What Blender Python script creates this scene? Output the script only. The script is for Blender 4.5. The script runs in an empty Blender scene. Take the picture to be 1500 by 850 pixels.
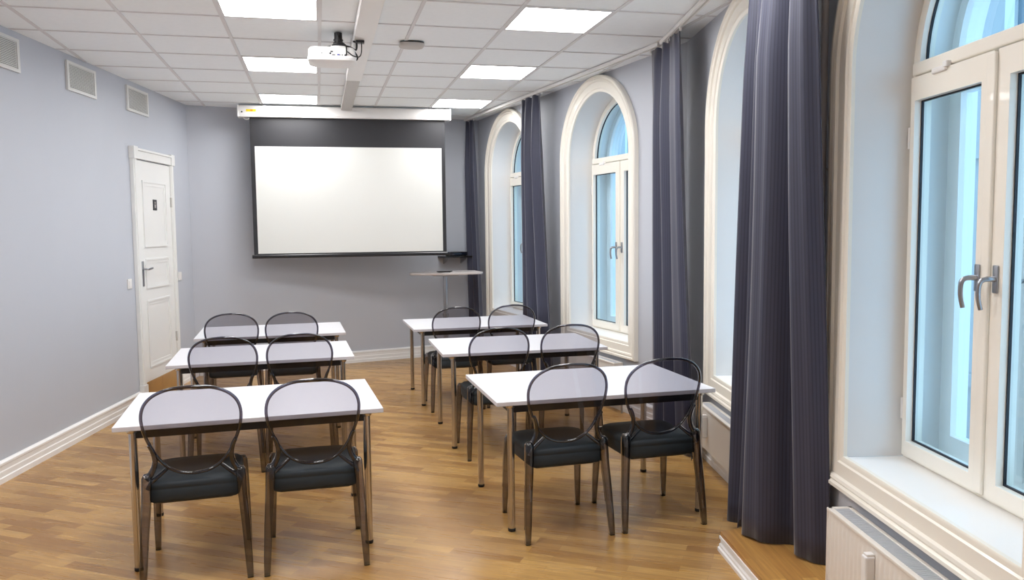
import bpy, bmesh, math, random
from mathutils import Vector, Matrix
random.seed(7)
PI = math.pi
sc = bpy.context.scene
COL = sc.collection

# ------------------------------------------------------------------ helpers
def srgb(r, g, b):
    f = lambda c: (c/255/12.92) if c/255 <= 0.04045 else ((c/255+0.055)/1.055)**2.4
    return (f(r), f(g), f(b), 1.0)

def box(bm, x0, x1, y0, y1, z0, z1, bev=0.0, seg=2, mi=0):
    r = bmesh.ops.create_cube(bm, size=1.0)
    vs = r['verts']
    for v in vs:
        v.co = Vector((x0+(v.co.x+.5)*(x1-x0), y0+(v.co.y+.5)*(y1-y0), z0+(v.co.z+.5)*(z1-z0)))
    fs = set(f for v in vs for f in v.link_faces)
    for f in fs: f.material_index = mi
    if bev > 0:
        es = list({e for v in vs for e in v.link_edges})
        rr = bmesh.ops.bevel(bm, geom=es, offset=bev, segments=seg, affect='EDGES', profile=.5)
        for f in rr['faces']: f.material_index = mi
    return vs

def loft(bm, rings, cap=True, closed=False, mi=0):
    """rings: lists of equally many 3D points (each ring closed)"""
    vr = [[bm.verts.new(p) for p in ring] for ring in rings]
    n = len(vr[0]); m = len(vr)
    for k in range(m if closed else m-1):
        a, b = vr[k], vr[(k+1) % m]
        for i in range(n):
            f = bm.faces.new((a[i], a[(i+1) % n], b[(i+1) % n], b[i])); f.material_index = mi
    if cap and not closed:
        f = bm.faces.new(list(reversed(vr[0]))); f.material_index = mi
        f = bm.faces.new(vr[-1]); f.material_index = mi
    return vr

def strip(bm, rows, mi=0, closed=False):
    """open grid: rows of points"""
    vr = [[bm.verts.new(p) for p in r] for r in rows]
    m = len(vr)
    for k in range(m if closed else m-1):
        a, b = vr[k], vr[(k+1) % m]
        for i in range(len(a)-1):
            f = bm.faces.new((a[i], a[i+1], b[i+1], b[i])); f.material_index = mi
    return vr

def tube(bm, pts, r, n=10, cap=True, mi=0):
    pts = [Vector(p) for p in pts]
    rs = r if isinstance(r, (list, tuple)) else [r]*len(pts)
    rings = []; up = None
    for k, p in enumerate(pts):
        t = (pts[min(k+1, len(pts)-1)] - pts[max(k-1, 0)]).normalized()
        if up is None:
            ref = Vector((0, 0, 1)) if abs(t.z) < .9 else Vector((1, 0, 0))
            u = t.cross(ref).normalized()
        else:
            u = (up - t*up.dot(t)).normalized()
        up = u; v = t.cross(u)
        rings.append([p + (u*math.cos(2*PI*i/n) + v*math.sin(2*PI*i/n))*rs[k] for i in range(n)])
    loft(bm, rings, cap, mi=mi)

def lathe(bm, prof, cx, cy, n=24, mi=0):
    loft(bm, [[(cx+r*math.cos(2*PI*i/n), cy+r*math.sin(2*PI*i/n), z) for i in range(n)] for r, z in prof], True, mi=mi)

def rsec(cx, cy, z, hx, hy, c=.3):
    """chamfered rectangular ring at height z"""
    a, b = hx*(1-c), hy*(1-c)
    return [(cx-a, cy-hy, z), (cx+a, cy-hy, z), (cx+hx, cy-b, z), (cx+hx, cy+b, z),
            (cx+a, cy+hy, z), (cx-a, cy+hy, z), (cx-hx, cy+b, z), (cx-hx, cy-b, z)]

def smooth_path(P, n=8):
    """Catmull-Rom through points"""
    P = [Vector(p) for p in P]; out = []
    for i in range(len(P)-1):
        p0 = P[max(i-1, 0)]; p1 = P[i]; p2 = P[i+1]; p3 = P[min(i+2, len(P)-1)]
        for k in range(n):
            t = k/n
            out.append(.5*((2*p1)+(p2-p0)*t+(2*p0-5*p1+4*p2-p3)*t*t+(3*p1-p0-3*p2+p3)*t**3))
    out.append(P[-1]); return out

def obj(name, bm, mat, parent=None, loc=None, rotz=0, smooth=None, recalc=True):
    if recalc: bmesh.ops.recalc_face_normals(bm, faces=bm.faces[:])
    me = bpy.data.meshes.new(name); bm.to_mesh(me); bm.free()
    for m in (mat if isinstance(mat, (list, tuple)) else [mat]): me.materials.append(m)
    if smooth is not None:
        for p in me.polygons: p.use_smooth = True
        me.set_sharp_from_angle(angle=math.radians(smooth))
    o = bpy.data.objects.new(name, me); COL.objects.link(o)
    if parent is not None: o.parent = parent
    if loc is not None: o.location = loc
    o.rotation_euler = (0, 0, rotz)
    return o

def tag(o, label=None, cat=None, group=None, kind=None):
    if label: o['label'] = label
    if cat: o['category'] = cat
    if group: o['group'] = group
    if kind: o['kind'] = kind
    return o

def thing(name, label, cat, loc=(0, 0, 0), rotz=0, group=None, kind=None):
    o = bpy.data.objects.new(name, None); COL.objects.link(o)
    o.empty_display_size = .1
    o.location = loc; o.rotation_euler = (0, 0, rotz)
    return tag(o, label, cat, group, kind)

def dup(root, loc, rotz, label=None, group=None):
    r = root.copy(); COL.objects.link(r); r.location = loc; r.rotation_euler = (0, 0, rotz)
    if label: r['label'] = label
    if group: r['group'] = group
    for ch in list(root.children):
        c = ch.copy(); COL.objects.link(c); c.parent = r
        for g in list(ch.children):
            d = g.copy(); COL.objects.link(d); d.parent = c
    return r

B = bmesh.new

# ------------------------------------------------------------------ materials
def mat(name, color, rough=.5, metal=0.0, spec=.5, noise=0.0, nscale=8.0, bump=0.0, bscale=120.0, coat=0.0):
    m = bpy.data.materials.new(name); m.use_nodes = True
    nt = m.node_tree; b = nt.nodes['Principled BSDF']
    b.inputs['Base Color'].default_value = color
    b.inputs['Roughness'].default_value = rough
    b.inputs['Metallic'].default_value = metal
    b.inputs['Specular IOR Level'].default_value = spec
    b.inputs['Coat Weight'].default_value = coat
    tc = nt.nodes.new('ShaderNodeTexCoord')
    if noise > 0:
        n = nt.nodes.new('ShaderNodeTexNoise'); n.inputs['Scale'].default_value = nscale; n.inputs['Detail'].default_value = 4
        nt.links.new(tc.outputs['Object'], n.inputs['Vector'])
        mx = nt.nodes.new('ShaderNodeMix'); mx.data_type = 'RGBA'
        mx.inputs[6].default_value = tuple(c*(1-noise) for c in color[:3])+(1,)
        mx.inputs[7].default_value = tuple(min(1, c*(1+noise)) for c in color[:3])+(1,)
        nt.links.new(n.outputs['Fac'], mx.inputs[0]); nt.links.new(mx.outputs[2], b.inputs['Base Color'])
    if bump > 0:
        n2 = nt.nodes.new('ShaderNodeTexNoise'); n2.inputs['Scale'].default_value = bscale; n2.inputs['Detail'].default_value = 3
        nt.links.new(tc.outputs['Object'], n2.inputs['Vector'])
        bp = nt.nodes.new('ShaderNodeBump'); bp.inputs['Strength'].default_value = bump; bp.inputs['Distance'].default_value = .002
        nt.links.new(n2.outputs['Fac'], bp.inputs['Height']); nt.links.new(bp.outputs['Normal'], b.inputs['Normal'])
    return m

def emit(name, color, strength):
    m = bpy.data.materials.new(name); m.use_nodes = True
    nt = m.node_tree; nt.nodes.clear()
    o = nt.nodes.new('ShaderNodeOutputMaterial'); e = nt.nodes.new('ShaderNodeEmission')
    e.inputs['Color'].default_value = color; e.inputs['Strength'].default_value = strength
    nt.links.new(e.outputs[0], o.inputs[0]); return m

def clear(name, tint, edge=None, refl=.06, rough=.03, gl=1.0):
    """see-through plastic or glass: tinted transparency, darker at grazing angles, with a glossy skin"""
    m = bpy.data.materials.new(name); m.use_nodes = True
    nt = m.node_tree; nt.nodes.clear()
    o = nt.nodes.new('ShaderNodeOutputMaterial')
    t = nt.nodes.new('ShaderNodeBsdfTransparent'); g = nt.nodes.new('ShaderNodeBsdfGlossy')
    g.inputs['Roughness'].default_value = rough
    g.inputs['Color'].default_value = (gl, gl, gl, 1)
    lw = nt.nodes.new('ShaderNodeLayerWeight'); lw.inputs['Blend'].default_value = .5
    if edge is not None:
        mx = nt.nodes.new('ShaderNodeMix'); mx.data_type = 'RGBA'
        mx.inputs[6].default_value = tint; mx.inputs[7].default_value = edge
        nt.links.new(lw.outputs['Facing'], mx.inputs[0]); nt.links.new(mx.outputs[2], t.inputs['Color'])
    else:
        t.inputs['Color'].default_value = tint
    fr = nt.nodes.new('ShaderNodeFresnel'); fr.inputs['IOR'].default_value = 1.45
    mul = nt.nodes.new('ShaderNodeMath'); mul.operation = 'MULTIPLY'; mul.inputs[1].default_value = refl/.04
    mul.use_clamp = True
    geo = nt.nodes.new('ShaderNodeNewGeometry')          # skin gloss on the outer side only
    inv = nt.nodes.new('ShaderNodeMath'); inv.operation = 'SUBTRACT'; inv.inputs[0].default_value = 1.0
    nt.links.new(geo.outputs['Backfacing'], inv.inputs[1])
    m1 = nt.nodes.new('ShaderNodeMath'); m1.operation = 'MULTIPLY'
    nt.links.new(fr.outputs[0], m1.inputs[0]); nt.links.new(inv.outputs[0], m1.inputs[1])
    nt.links.new(m1.outputs[0], mul.inputs[0])
    ms = nt.nodes.new('ShaderNodeMixShader')
    nt.links.new(mul.outputs[0], ms.inputs[0]); nt.links.new(t.outputs[0], ms.inputs[1]); nt.links.new(g.outputs[0], ms.inputs[2])
    nt.links.new(ms.outputs[0], o.inputs[0]); return m

def wood(name, c1, c2, dark, rot=0.0, bw=.55, bh=.07, rough=.32, spec=.5):
    m = bpy.data.materials.new(name); m.use_nodes = True
    nt = m.node_tree; b = nt.nodes['Principled BSDF']; L = nt.links.new
    tc = nt.nodes.new('ShaderNodeTexCoord'); mp = nt.nodes.new('ShaderNodeMapping')
    mp.inputs['Rotation'].default_value = (0, 0, rot)
    L(tc.outputs['Object'], mp.inputs['Vector'])
    br = nt.nodes.new('ShaderNodeTexBrick')
    br.offset = .37; br.offset_frequency = 2; br.squash = 1.0
    br.inputs['Color1'].default_value = (0, 0, 0, 1); br.inputs['Color2'].default_value = (1, 1, 1, 1)
    br.inputs['Mortar'].default_value = (.5, .5, .5, 1)
    br.inputs['Scale'].default_value = 1.0; br.inputs['Mortar Size'].default_value = .0006
    br.inputs['Mortar Smooth'].default_value = .2; br.inputs['Bias'].default_value = 0
    br.inputs['Brick Width'].default_value = bw; br.inputs['Row Height'].default_value = bh
    L(mp.outputs[0], br.inputs['Vector'])
    # grain stretched along the strips
    m2 = nt.nodes.new('ShaderNodeMapping'); m2.inputs['Scale'].default_value = (1.3, 24, 1)
    L(mp.outputs[0], m2.inputs['Vector'])
    ns = nt.nodes.new('ShaderNodeTexNoise'); ns.inputs['Scale'].default_value = 2.2; ns.inputs['Detail'].default_value = 5; ns.inputs['Roughness'].default_value = .6
    L(m2.outputs[0], ns.inputs['Vector'])
    nb = nt.nodes.new('ShaderNodeTexNoise'); nb.inputs['Scale'].default_value = .9
    L(mp.outputs[0], nb.inputs['Vector'])
    mx = nt.nodes.new('ShaderNodeMix'); mx.data_type = 'RGBA'
    mx.inputs[6].default_value = c1; mx.inputs[7].default_value = c2
    L(br.outputs['Color'], mx.inputs[0])
    rp = nt.nodes.new('ShaderNodeMapRange'); rp.inputs[1].default_value = .35; rp.inputs[2].default_value = .75
    rp.inputs[3].default_value = 0; rp.inputs[4].default_value = .62
    L(ns.outputs['Fac'], rp.inputs[0])
    mx2 = nt.nodes.new('ShaderNodeMix'); mx2.data_type = 'RGBA'; mx2.inputs[7].default_value = dark
    L(rp.outputs[0], mx2.inputs[0]); L(mx.outputs[2], mx2.inputs[6])
    mx3 = nt.nodes.new('ShaderNodeMix'); mx3.data_type = 'RGBA'; mx3.inputs[7].default_value = tuple(c*.35 for c in dark[:3])+(1,)
    md = nt.nodes.new('ShaderNodeMath'); md.operation = 'MULTIPLY'; md.inputs[1].default_value = .45
    L(br.outputs['Fac'], md.inputs[0]); L(md.outputs[0], mx3.inputs[0]); L(mx2.outputs[2], mx3.inputs[6])
    L(mx3.outputs[2], b.inputs['Base Color'])
    rr = nt.nodes.new('ShaderNodeMapRange'); rr.inputs[3].default_value = rough-.02; rr.inputs[4].default_value = rough+.04
    L(ns.outputs['Fac'], rr.inputs[0]); L(rr.outputs[0], b.inputs['Roughness'])
    b.inputs['Specular IOR Level'].default_value = spec
    bp = nt.nodes.new('ShaderNodeBump'); bp.inputs['Strength'].default_value = .06; bp.inputs['Distance'].default_value = .001
    L(ns.outputs['Fac'], bp.inputs['Height']); L(bp.outputs[0], b.inputs['Normal'])
    return m

def curtain_mat():
    m = bpy.data.materials.new('curtain_cloth'); m.use_nodes = True
    nt = m.node_tree; b = nt.nodes['Principled BSDF']; L = nt.links.new
    uv = nt.nodes.new('ShaderNodeUVMap'); uv.uv_map = 'UVMap'
    sp = nt.nodes.new('ShaderNodeSeparateXYZ'); L(uv.outputs[0], sp.inputs[0])
    mu = nt.nodes.new('ShaderNodeMath'); mu.operation = 'MULTIPLY'; mu.inputs[1].default_value = 62.0
    L(sp.outputs[0], mu.inputs[0])
    fr = nt.nodes.new('ShaderNodeMath'); fr.operation = 'FRACT'; L(mu.outputs[0], fr.inputs[0])
    gt = nt.nodes.new('ShaderNodeMapRange'); gt.inputs[1].default_value = .62; gt.inputs[2].default_value = .8; gt.inputs[3].default_value = 0; gt.inputs[4].default_value = 1
    L(fr.outputs[0], gt.inputs[0])
    mx = nt.nodes.new('ShaderNodeMix'); mx.data_type = 'RGBA'
    mx.inputs[6].default_value = srgb(66, 68, 86); mx.inputs[7].default_value = srgb(55, 56, 72)
    L(gt.outputs[0], mx.inputs[0]); L(mx.outputs[2], b.inputs['Base Color'])
    b.inputs['Roughness'].default_value = .5
    b.inputs['Sheen Weight'].default_value = .35; b.inputs['Sheen Roughness'].default_value = .4
    b.inputs['Specular IOR Level'].default_value = .35
    return m

M = dict(
    wall=mat('wall_paint', srgb(195, 199, 208), .55, noise=.015, nscale=3, bump=.06, bscale=90),
    ceil=mat('ceiling_tile', srgb(245, 249, 251), .9, noise=.03, nscale=30, bump=.25, bscale=300),
    tbar=mat('ceiling_grid_metal', srgb(222, 221, 222), .5),
    white=mat('white_paint', srgb(246, 245, 243), .35, noise=.01),
    cream=mat('cream_gloss_paint', srgb(248, 243, 232), .28, noise=.01, coat=.2),
    reveal=mat('reveal_paint', srgb(232, 232, 232), .45, noise=.01),
    door=mat('door_paint', srgb(238, 238, 236), .35, noise=.01),
    floor=wood('oak_strip_floor', srgb(205, 162, 96), srgb(160, 116, 63), srgb(124, 86, 48), rot=math.radians(33), bw=.38, bh=.068, rough=.27),
    platw=wood('oak_platform_floor', srgb(214, 168, 98), srgb(184, 134, 72), srgb(142, 98, 52), rot=math.radians(-80), bw=.6, bh=.07, rough=.3),
    riser=wood('oak_riser', srgb(190, 145, 78), srgb(170, 122, 62), srgb(140, 98, 52), rot=0, bw=1.5, bh=.3, rough=.35),
    radiator=mat('radiator_enamel', srgb(232, 226, 218), .3, noise=.01),
    radgrille=mat('radiator_grille', srgb(205, 208, 214), .4),
    pipe=mat('painted_pipe', srgb(205, 203, 205), .4),
    curtain=curtain_mat(),
    desk=mat('white_laminate', srgb(235, 235, 239), .32, noise=.006),
    deskedge=mat('laminate_edge', srgb(214, 210, 214), .45),
    blackmetal=mat('black_metal', srgb(26, 24, 26), .4, noise=.05),
    chrome=mat('chrome', (.56, .53, .50, 1), .2, metal=1.0, noise=.02),
    steel=mat('brushed_steel', (.42, .43, .46, 1), .3, metal=1.0, noise=.03),
    rubber=mat('black_rubber', srgb(18, 18, 20), .6),
    cushion=mat('charcoal_cushion', srgb(34, 43, 49), .6, noise=.06, nscale=40, bump=.15, bscale=400),
    back=clear('smoked_polycarbonate', (.81, .805, .83, 1), (.35, .345, .39, 1), refl=.035),
    rim=clear('smoked_polycarbonate_rim', (.34, .34, .42, 1), (.03, .03, .06, 1), refl=.09),
    leg=clear('smoked_polycarbonate_leg', (.56, .53, .54, 1), (.015, .015, .02, 1), refl=.07),
    glass=clear('window_glass', (.905, .96, 1.0, 1), (.80, .92, .98, 1), refl=.05, rough=.0),
    gasket=mat('dark_gasket', srgb(16, 22, 36), .5),
    screenw=mat('projection_fabric', srgb(228, 229, 225), .75),
    screenb=mat('black_screen_border', srgb(40, 40, 44), .42, noise=.03, nscale=2),
    plastic=mat('white_plastic', srgb(238, 236, 234), .35),
    greyplastic=mat('grey_plastic', srgb(196, 192, 188), .5),
    yellow=mat('yellow_sticker', srgb(240, 212, 40), .5),
    orange=mat('orange_print', srgb(230, 150, 30), .5),
    darkplastic=mat('dark_plastic', srgb(30, 30, 34), .35, noise=.03),
    lens=mat('lens_glass', srgb(20, 24, 40), .05),
    vent=mat('vent_enamel', srgb(226, 226, 224), .4),
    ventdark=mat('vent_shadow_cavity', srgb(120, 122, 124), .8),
    lamp=emit('light_diffuser', (1.0, .99, .985, 1), 17.5),
    lectern=mat('grey_laminate', srgb(205, 196, 192), .4, noise=.02),
    signm=mat('dark_plaque', srgb(64, 66, 70), .3, metal=.3),
    facade=mat('pale_facade_render', srgb(160, 166, 170), .8, noise=.06, nscale=.6),
    facadetrim=mat('facade_trim', srgb(205, 210, 212), .7),
    facadeglass=mat('facade_glass', srgb(96, 118, 132), .1),
    ground=mat('street_surface', srgb(120, 122, 125), .9, noise=.1, nscale=.5),
)

# ------------------------------------------------------------------ measured layout (metres, camera at x=0, y=0)
H = 1.66            # camera height
C = 3.05            # ceiling height
LA = math.atan(.1857)                    # left wall leans this far from the y axis
def left_x(y): return -2.097 + .1857*(y-5.898)
FA, NA = math.radians(-8.5), math.radians(11)
F0, N0 = (2.656, 6.59), (2.66, 5.2)
def far_x(y): return F0[0] + math.tan(FA)*(y-F0[1])
def near_x(y): return N0[0] + math.tan(NA)*(y-N0[1])
yb = (N0[0]-F0[0] + math.tan(FA)*F0[1] - math.tan(NA)*N0[1])/(math.tan(FA)-math.tan(NA))
BEND = (far_x(yb), yb)
def back_y(x): return 9.715 + .226*(x+1.39)
YR = -1.6                                # wall behind the camera
# corner of the back wall with the two long walls
xl = -1.39
for _ in range(30): xl = left_x(back_y(xl))
xr = 2.0
for _ in range(30): xr = far_x(back_y(xr))
CL, CR = (xl, back_y(xl)), (xr, back_y(xr))

class Wall:
    """frame on a wall: local X runs along it, local Y goes out of the room"""
    def __init__(s, p, ang):            # ang: direction of local X in the world
        s.p, s.rot = p, ang
        s.ux = (math.cos(ang), math.sin(ang)); s.uy = (-math.sin(ang), math.cos(ang))
    def w(s, x, y, z): return (s.p[0]+s.ux[0]*x+s.uy[0]*y, s.p[1]+s.ux[1]*x+s.uy[1]*y, z)
# local +X towards the camera on the right side walls, so that +Y points outwards
WF = Wall(BEND, math.atan2(-math.cos(FA), -math.sin(FA)))
WN = Wall(BEND, math.atan2(-math.cos(NA), -math.sin(NA)))
def far_s(y): return -(y-BEND[1])/math.cos(FA)     # local x on the far facet (negative)
def near_s(y): return -(y-BEND[1])/math.cos(NA)
# left wall: local +X away from the camera, +Y outwards (to the left)
WL = Wall((left_x(0), 0), math.atan2(math.cos(LA), math.sin(LA)))
def left_s(y): return y/math.cos(LA)
WB = Wall(CL, math.atan2(CR[1]-CL[1], CR[0]-CL[0]))

# ------------------------------------------------------------------ windows: outline curve
ZS, ZSP, HO = .63, 2.31, .59            # sill, spring line, half opening
NARC = 28
def arch(hw, zb, r=None, n=NARC):
    """outline from bottom left, up, over the arch, down to bottom right"""
    r = hw if r is None else r
    P = [(-hw, zb), (-hw, (zb+ZSP)/2)]
    for k in range(n+1):
        a = PI - PI*k/n
        P.append((r*math.cos(a), ZSP + r*math.sin(a)))
    P += [(hw, (zb+ZSP)/2), (hw, zb)]
    return P

def wall_with_windows(bm, W, s0, s1, centers, hw=.66, zb=.56):
    """strip of wall from s0 to s1 with arched holes"""
    cur = s0
    def q(pts): bm.faces.new([bm.verts.new(W.w(x, 0, z)) for x, z in pts])
    for c in sorted(centers):
        q([(cur, 0), (c-hw, 0), (c-hw, C), (cur, C)])
        q([(c-hw, 0), (c+hw, 0), (c+hw, zb), (c-hw, zb)])
        P = [(c+x, z) for x, z in arch(hw, zb)]
        up = P[2:-2]
        for a, b in zip(up[:-1], up[1:]):
            q([a, b, (b[0], C), (a[0], C)])
        cur = c+hw
    q([(cur, 0), (s1, 0), (s1, C), (cur, C)])

W1c, W2c = far_s(9.42), far_s(7.22)
W3c, W4c = near_s(4.418), near_s(2.487)

bm = B()
sfar = far_s(CR[1]); snear = near_s(YR)
wall_with_windows(bm, WF, sfar, 0, [W1c, W2c])
wall_with_windows(bm, WN, 0, snear, [W3c, W4c])
tag(obj('wall_right', bm, M['wall'], recalc=False), 'grey painted window wall with a bend between its four arched openings', 'wall', kind='structure')

bm = B()
PL = (left_x(YR), YR); PN = (near_x(YR), YR)
def wquad(bm, a, b, z0=0, z1=C): bm.faces.new([bm.verts.new(p) for p in ((*a, z0), (*b, z0), (*b, z1), (*a, z1))])
wquad(bm, PL, CL); tag(obj('wall_left', bm, M['wall']), 'lilac grey painted wall holding the white door and vents', 'wall', kind='structure')
bm = B(); wquad(bm, CL, CR); tag(obj('wall_back', bm, M['wall']), 'grey painted end wall behind the projection screen', 'wall', kind='structure')
bm = B(); wquad(bm, PN, PL); tag(obj('wall_rear', bm, M['wall']), 'grey painted wall behind the camera', 'wall', kind='structure')

outline = [PL, PN, BEND, CR, CL]
bm = B(); bm.faces.new([bm.verts.new((*p, 0)) for p in outline])
f = obj('floor', bm, M['floor']); tag(f, 'oak strip parquet floor with a satin sheen', 'floor', kind='structure')

# ceiling: tiles a little above a lattice of flat bars
GX, GY, GS = -1.8156, 5.6742, .62285
bm = B(); bm.faces.new([bm.verts.new((*p, C)) for p in outline])
def yspan(x):
    """room extent in y along a line of constant x"""
    pts = []
    n = len(outline)
    for i in range(n):
        a, b = outline[i], outline[(i+1) % n]
        if (a[0]-x)*(b[0]-x) < 0:
            t = (x-a[0])/(b[0]-a[0]); pts.append(a[1]+t*(b[1]-a[1]))
    return (min(pts), max(pts)) if len(pts) >= 2 else None
def xspan(y):
    pts = []
    n = len(outline)
    for i in range(n):
        a, b = outline[i], outline[(i+1) % n]
        if (a[1]-y)*(b[1]-y) < 0:
            t = (y-a[1])/(b[1]-a[1]); pts.append(a[0]+t*(b[0]-a[0]))
    return (min(pts), max(pts)) if len(pts) >= 2 else None
for i in range(-4, 8):
    x = GX+GS*i; sp = yspan(x)
    if sp: box(bm, x-.012, x+.012, sp[0]+.005, sp[1]-.005, C-.007, C-.0005, mi=1)
for j in range(-14, 9):
    y = GY+GS*j; sp = xspan(y)
    if sp: box(bm, sp[0]+.005, sp[1]-.005, y-.009, y+.009, C-.0055, C-.0005, mi=1)
tag(obj('ceiling', bm, [M['ceil'], M['tbar']]), 'suspended ceiling of square off-white tiles in a metal lattice', 'ceiling', kind='structure')

# ------------------------------------------------------------------ baseboards
BBP = [(0, 0), (-.028, 0), (-.028, .035), (-.022, .042), (-.022, .075), (-.018, .082), (-.018, .112), (-.024, .118), (-.024, .132), (-.012, .142), (0, .145)]
def baseboard(bm, W, s0, s1):
    loft(bm, [[W.w(s, y, z) for y, z in BBP] for s in (s0, s1)])
bm = B(); baseboard(bm, WL, left_s(YR)+.03, left_s(8.17)-.0); baseboard(bm, WL, left_s(9.225), math.hypot(CL[0]-WL.p[0], CL[1])-.0)
tag(obj('baseboard_left', bm, M['white']), 'white stepped baseboard along the lilac grey wall', 'baseboard', kind='structure')
bm = B(); baseboard(bm, WB, .03, math.hypot(CR[0]-CL[0], CR[1]-CL[1])-.03)
tag(obj('baseboard_back', bm, M['white']), 'white stepped baseboard under the projection screen wall', 'baseboard', kind='structure')
bm = B(); baseboard(bm, WF, sfar+.03, 0); baseboard(bm, WN, 0, near_s(3.70))
tag(obj('baseboard_right', bm, M['white']), 'white stepped baseboard below the arched windows', 'baseboard', kind='structure')

# ------------------------------------------------------------------ windows
def ring_prism(bm, outer, inner, y0, y1, closed=True, mi=0):
    """frame between two outlines (x,z) of equal count, from depth y0 to y1"""
    rows = [[(x, y0, z) for x, z in outer], [(x, y0, z) for x, z in inner], [(x, y1, z) for x, z in inner], [(x, y1, z) for x, z in outer]]
    n = len(outer)
    vs = [[bm.verts.new(p) for p in r] for r in rows]
    for k in range(n if closed else n-1):
        j = (k+1) % n
        for r in range(4):
            a, b = vs[r], vs[(r+1) % 4]
            f = bm.faces.new((a[k], a[j], b[j], b[k])); f.material_index = mi

def rect(x0, x1, z0, z1): return [(x0, z0), (x1, z0), (x1, z1), (x0, z1)]
def halfdisc(r, zb, n=NARC):
    P = []
    a0 = math.asin(min(1, (zb-ZSP)/r))
    for k in range(n+1):
        a = (PI-a0) - (PI-2*a0)*k/n
        P.append((r*math.cos(a), ZSP+r*math.sin(a)))
    return P

def plate(bm, P, y0, y1):
    loft(bm, [[(x, y0, z) for x, z in P], [(x, y1, z) for x, z in P]])

def make_window():
    root = thing('window_1', None, 'window', kind='structure')
    # moulded casing: swept profile (distance from opening, projection into the room)
    prof = [(-.004, 0), (-.004, .016), (.006, .022), (.02, .022), (.026, .030), (.085, .030), (.092, .042), (.104, .046), (.114, .040), (.122, .050), (.136, .050), (.145, .040), (.145, 0)]
    bm = B(); rows = []
    for d, h in prof:
        P = arch(HO+d, ZS-d)
        # closed along the bottom
        rows.append([(x, -h, z) for x, z in P] + [(P[0][0], -h, P[0][1])])
    strip(bm, rows)
    obj('casing', bm, M['cream'], root, smooth=35)
    # reveal and stool
    bm = B()
    P = arch(HO, ZS)
    strip(bm, [[(x, y, z) for x, z in P] for y in (0, .15, .30, .45, .54)])
    obj('reveal', bm, M['reveal'], root, smooth=40)
    bm = B(); box(bm, -HO, HO, -.012, .56, ZS-.02, ZS, .004)
    obj('sill', bm, M['white'], root)
    # fixed frame with transom
    bm = B()
    ring_prism(bm, arch(HO, ZS), arch(HO-.03, ZS+.02), .285, .35)
    box(bm, -HO+.02, HO-.02, .268, .35, 2.278, 2.332, .006)
    fr = obj('frame', bm, M['cream'], root)
    # arched top light: sash ring, gasket and pane
    bm = B(); ring_prism(bm, halfdisc(HO-.022, 2.326), halfdisc(HO-.064, 2.332), .276, .335)
    al = obj('arched_light', bm, M['cream'], root, smooth=40)
    bm = B(); ring_prism(bm, halfdisc(HO-.060, 2.330), halfdisc(HO-.067, 2.336), .300, .312)
    obj('gasket', bm, M['gasket'], al, smooth=40)
    bm = B(); plate(bm, halfdisc(HO-.063, 2.333), .309, .313)
    obj('pane', bm, M['glass'], al)
    bm = B(); box(bm, -.40, -.30, .252, .270, 2.256, 2.280, .006); box(bm, -.315, -.285, .248, .27, 2.268, 2.292, .004)
    obj('latch', bm, M['plastic'], fr)
    # two casement sashes
    for sg in (-1, 1):
        xo, xi = .562*sg, (.010 if sg < 0 else .014)*sg
        gx0, gx1 = .080*sg, .532*sg
        a, b = min(xo, xi), max(xo, xi); g0, g1 = min(gx0, gx1), max(gx0, gx1)
        bm = B()
        ring_prism(bm, rect(a, b, .648, 2.270), rect(g0, g1, .712, 2.172), .262, .330)
        if sg < 0: box(bm, -.036, .014, .250, .266, .655, 2.262, .006)
        s = obj('sash', bm, M['cream'], root)
        bm = B(); ring_prism(bm, rect(g0-.001, g1+.001, .711, 2.173), rect(g0+.006, g1-.006, .718, 2.166), .290, .300)
        obj('gasket', bm, M['gasket'], s)
        bm = B(); plate(bm, rect(g0+.002, g1-.002, .714, 2.170), .300, .304)
        obj('pane', bm, M['glass'], s)
        bm = B(); hx = -.042 if sg < 0 else .046
        yb_ = .250 if sg < 0 else .262
        box(bm, hx-.014, hx+.014, yb_-.008, yb_, 1.405, 1.505, .003)
        tube(bm, smooth_path([(hx, yb_-.004, 1.455), (hx, yb_-.035, 1.456), (hx-.004, yb_-.055, 1.448), (hx-.008, yb_-.060, 1.425), (hx-.010, yb_-.058, 1.385), (hx-.008, yb_-.050, 1.345)], 5),
             [.010]*6+[.009]*8+[.0085]*6+[.008]*6, 10)
        obj('handle', bm, M['steel'], s, smooth=50)
        for z in (.85, 2.02):
            bm = B(); tube(bm, [(.572*sg, .268, z-.045), (.572*sg, .268, z+.045)], .009, 10)
            obj('hinge', bm, M['plastic'], s, smooth=50)
    # outer window of the double pair
    bm = B()
    ring_prism(bm, arch(HO, ZS), arch(HO-.05, ZS+.06), .475, .535)
    box(bm, -HO+.04, HO-.04, .473, .535, 2.25, 2.33, .005)
    box(bm, -.03, .03, .471, .53, ZS+.02, 2.26, .005)
    for sg in (-1, 1):
        a, b = sorted((.03*sg, .545*sg))
        ring_prism(bm, rect(a, b, .68, 2.26), rect(a+.05, b-.05, .74, 2.20), .468, .52)
    ow = obj('outer_frame', bm, M['white'], root)
    for sg in (-1, 1):
        a, b = sorted((.078*sg, .497*sg))
        bm = B(); plate(bm, rect(a, b, .735, 2.205), .492, .496); obj('pane', bm, M['glass'], ow)
    bm = B(); plate(bm, halfdisc(HO-.048, 2.33), .500, .504); obj('pane', bm, M['glass'], ow)
    for hx in (-.03, .03):
        bm = B()
        box(bm, hx-.012, hx+.012, .459, .468, 1.40, 1.48, .003)
        tube(bm, smooth_path([(hx, .465, 1.44), (hx, .436, 1.44), (hx-.006, .423, 1.42), (hx-.006, .427, 1.34)], 4), .008, 8)
        obj('outer_handle', bm, M['steel'], ow, smooth=50)
    for o in (fr, al): o.location = (0, -.03, 0)
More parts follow.
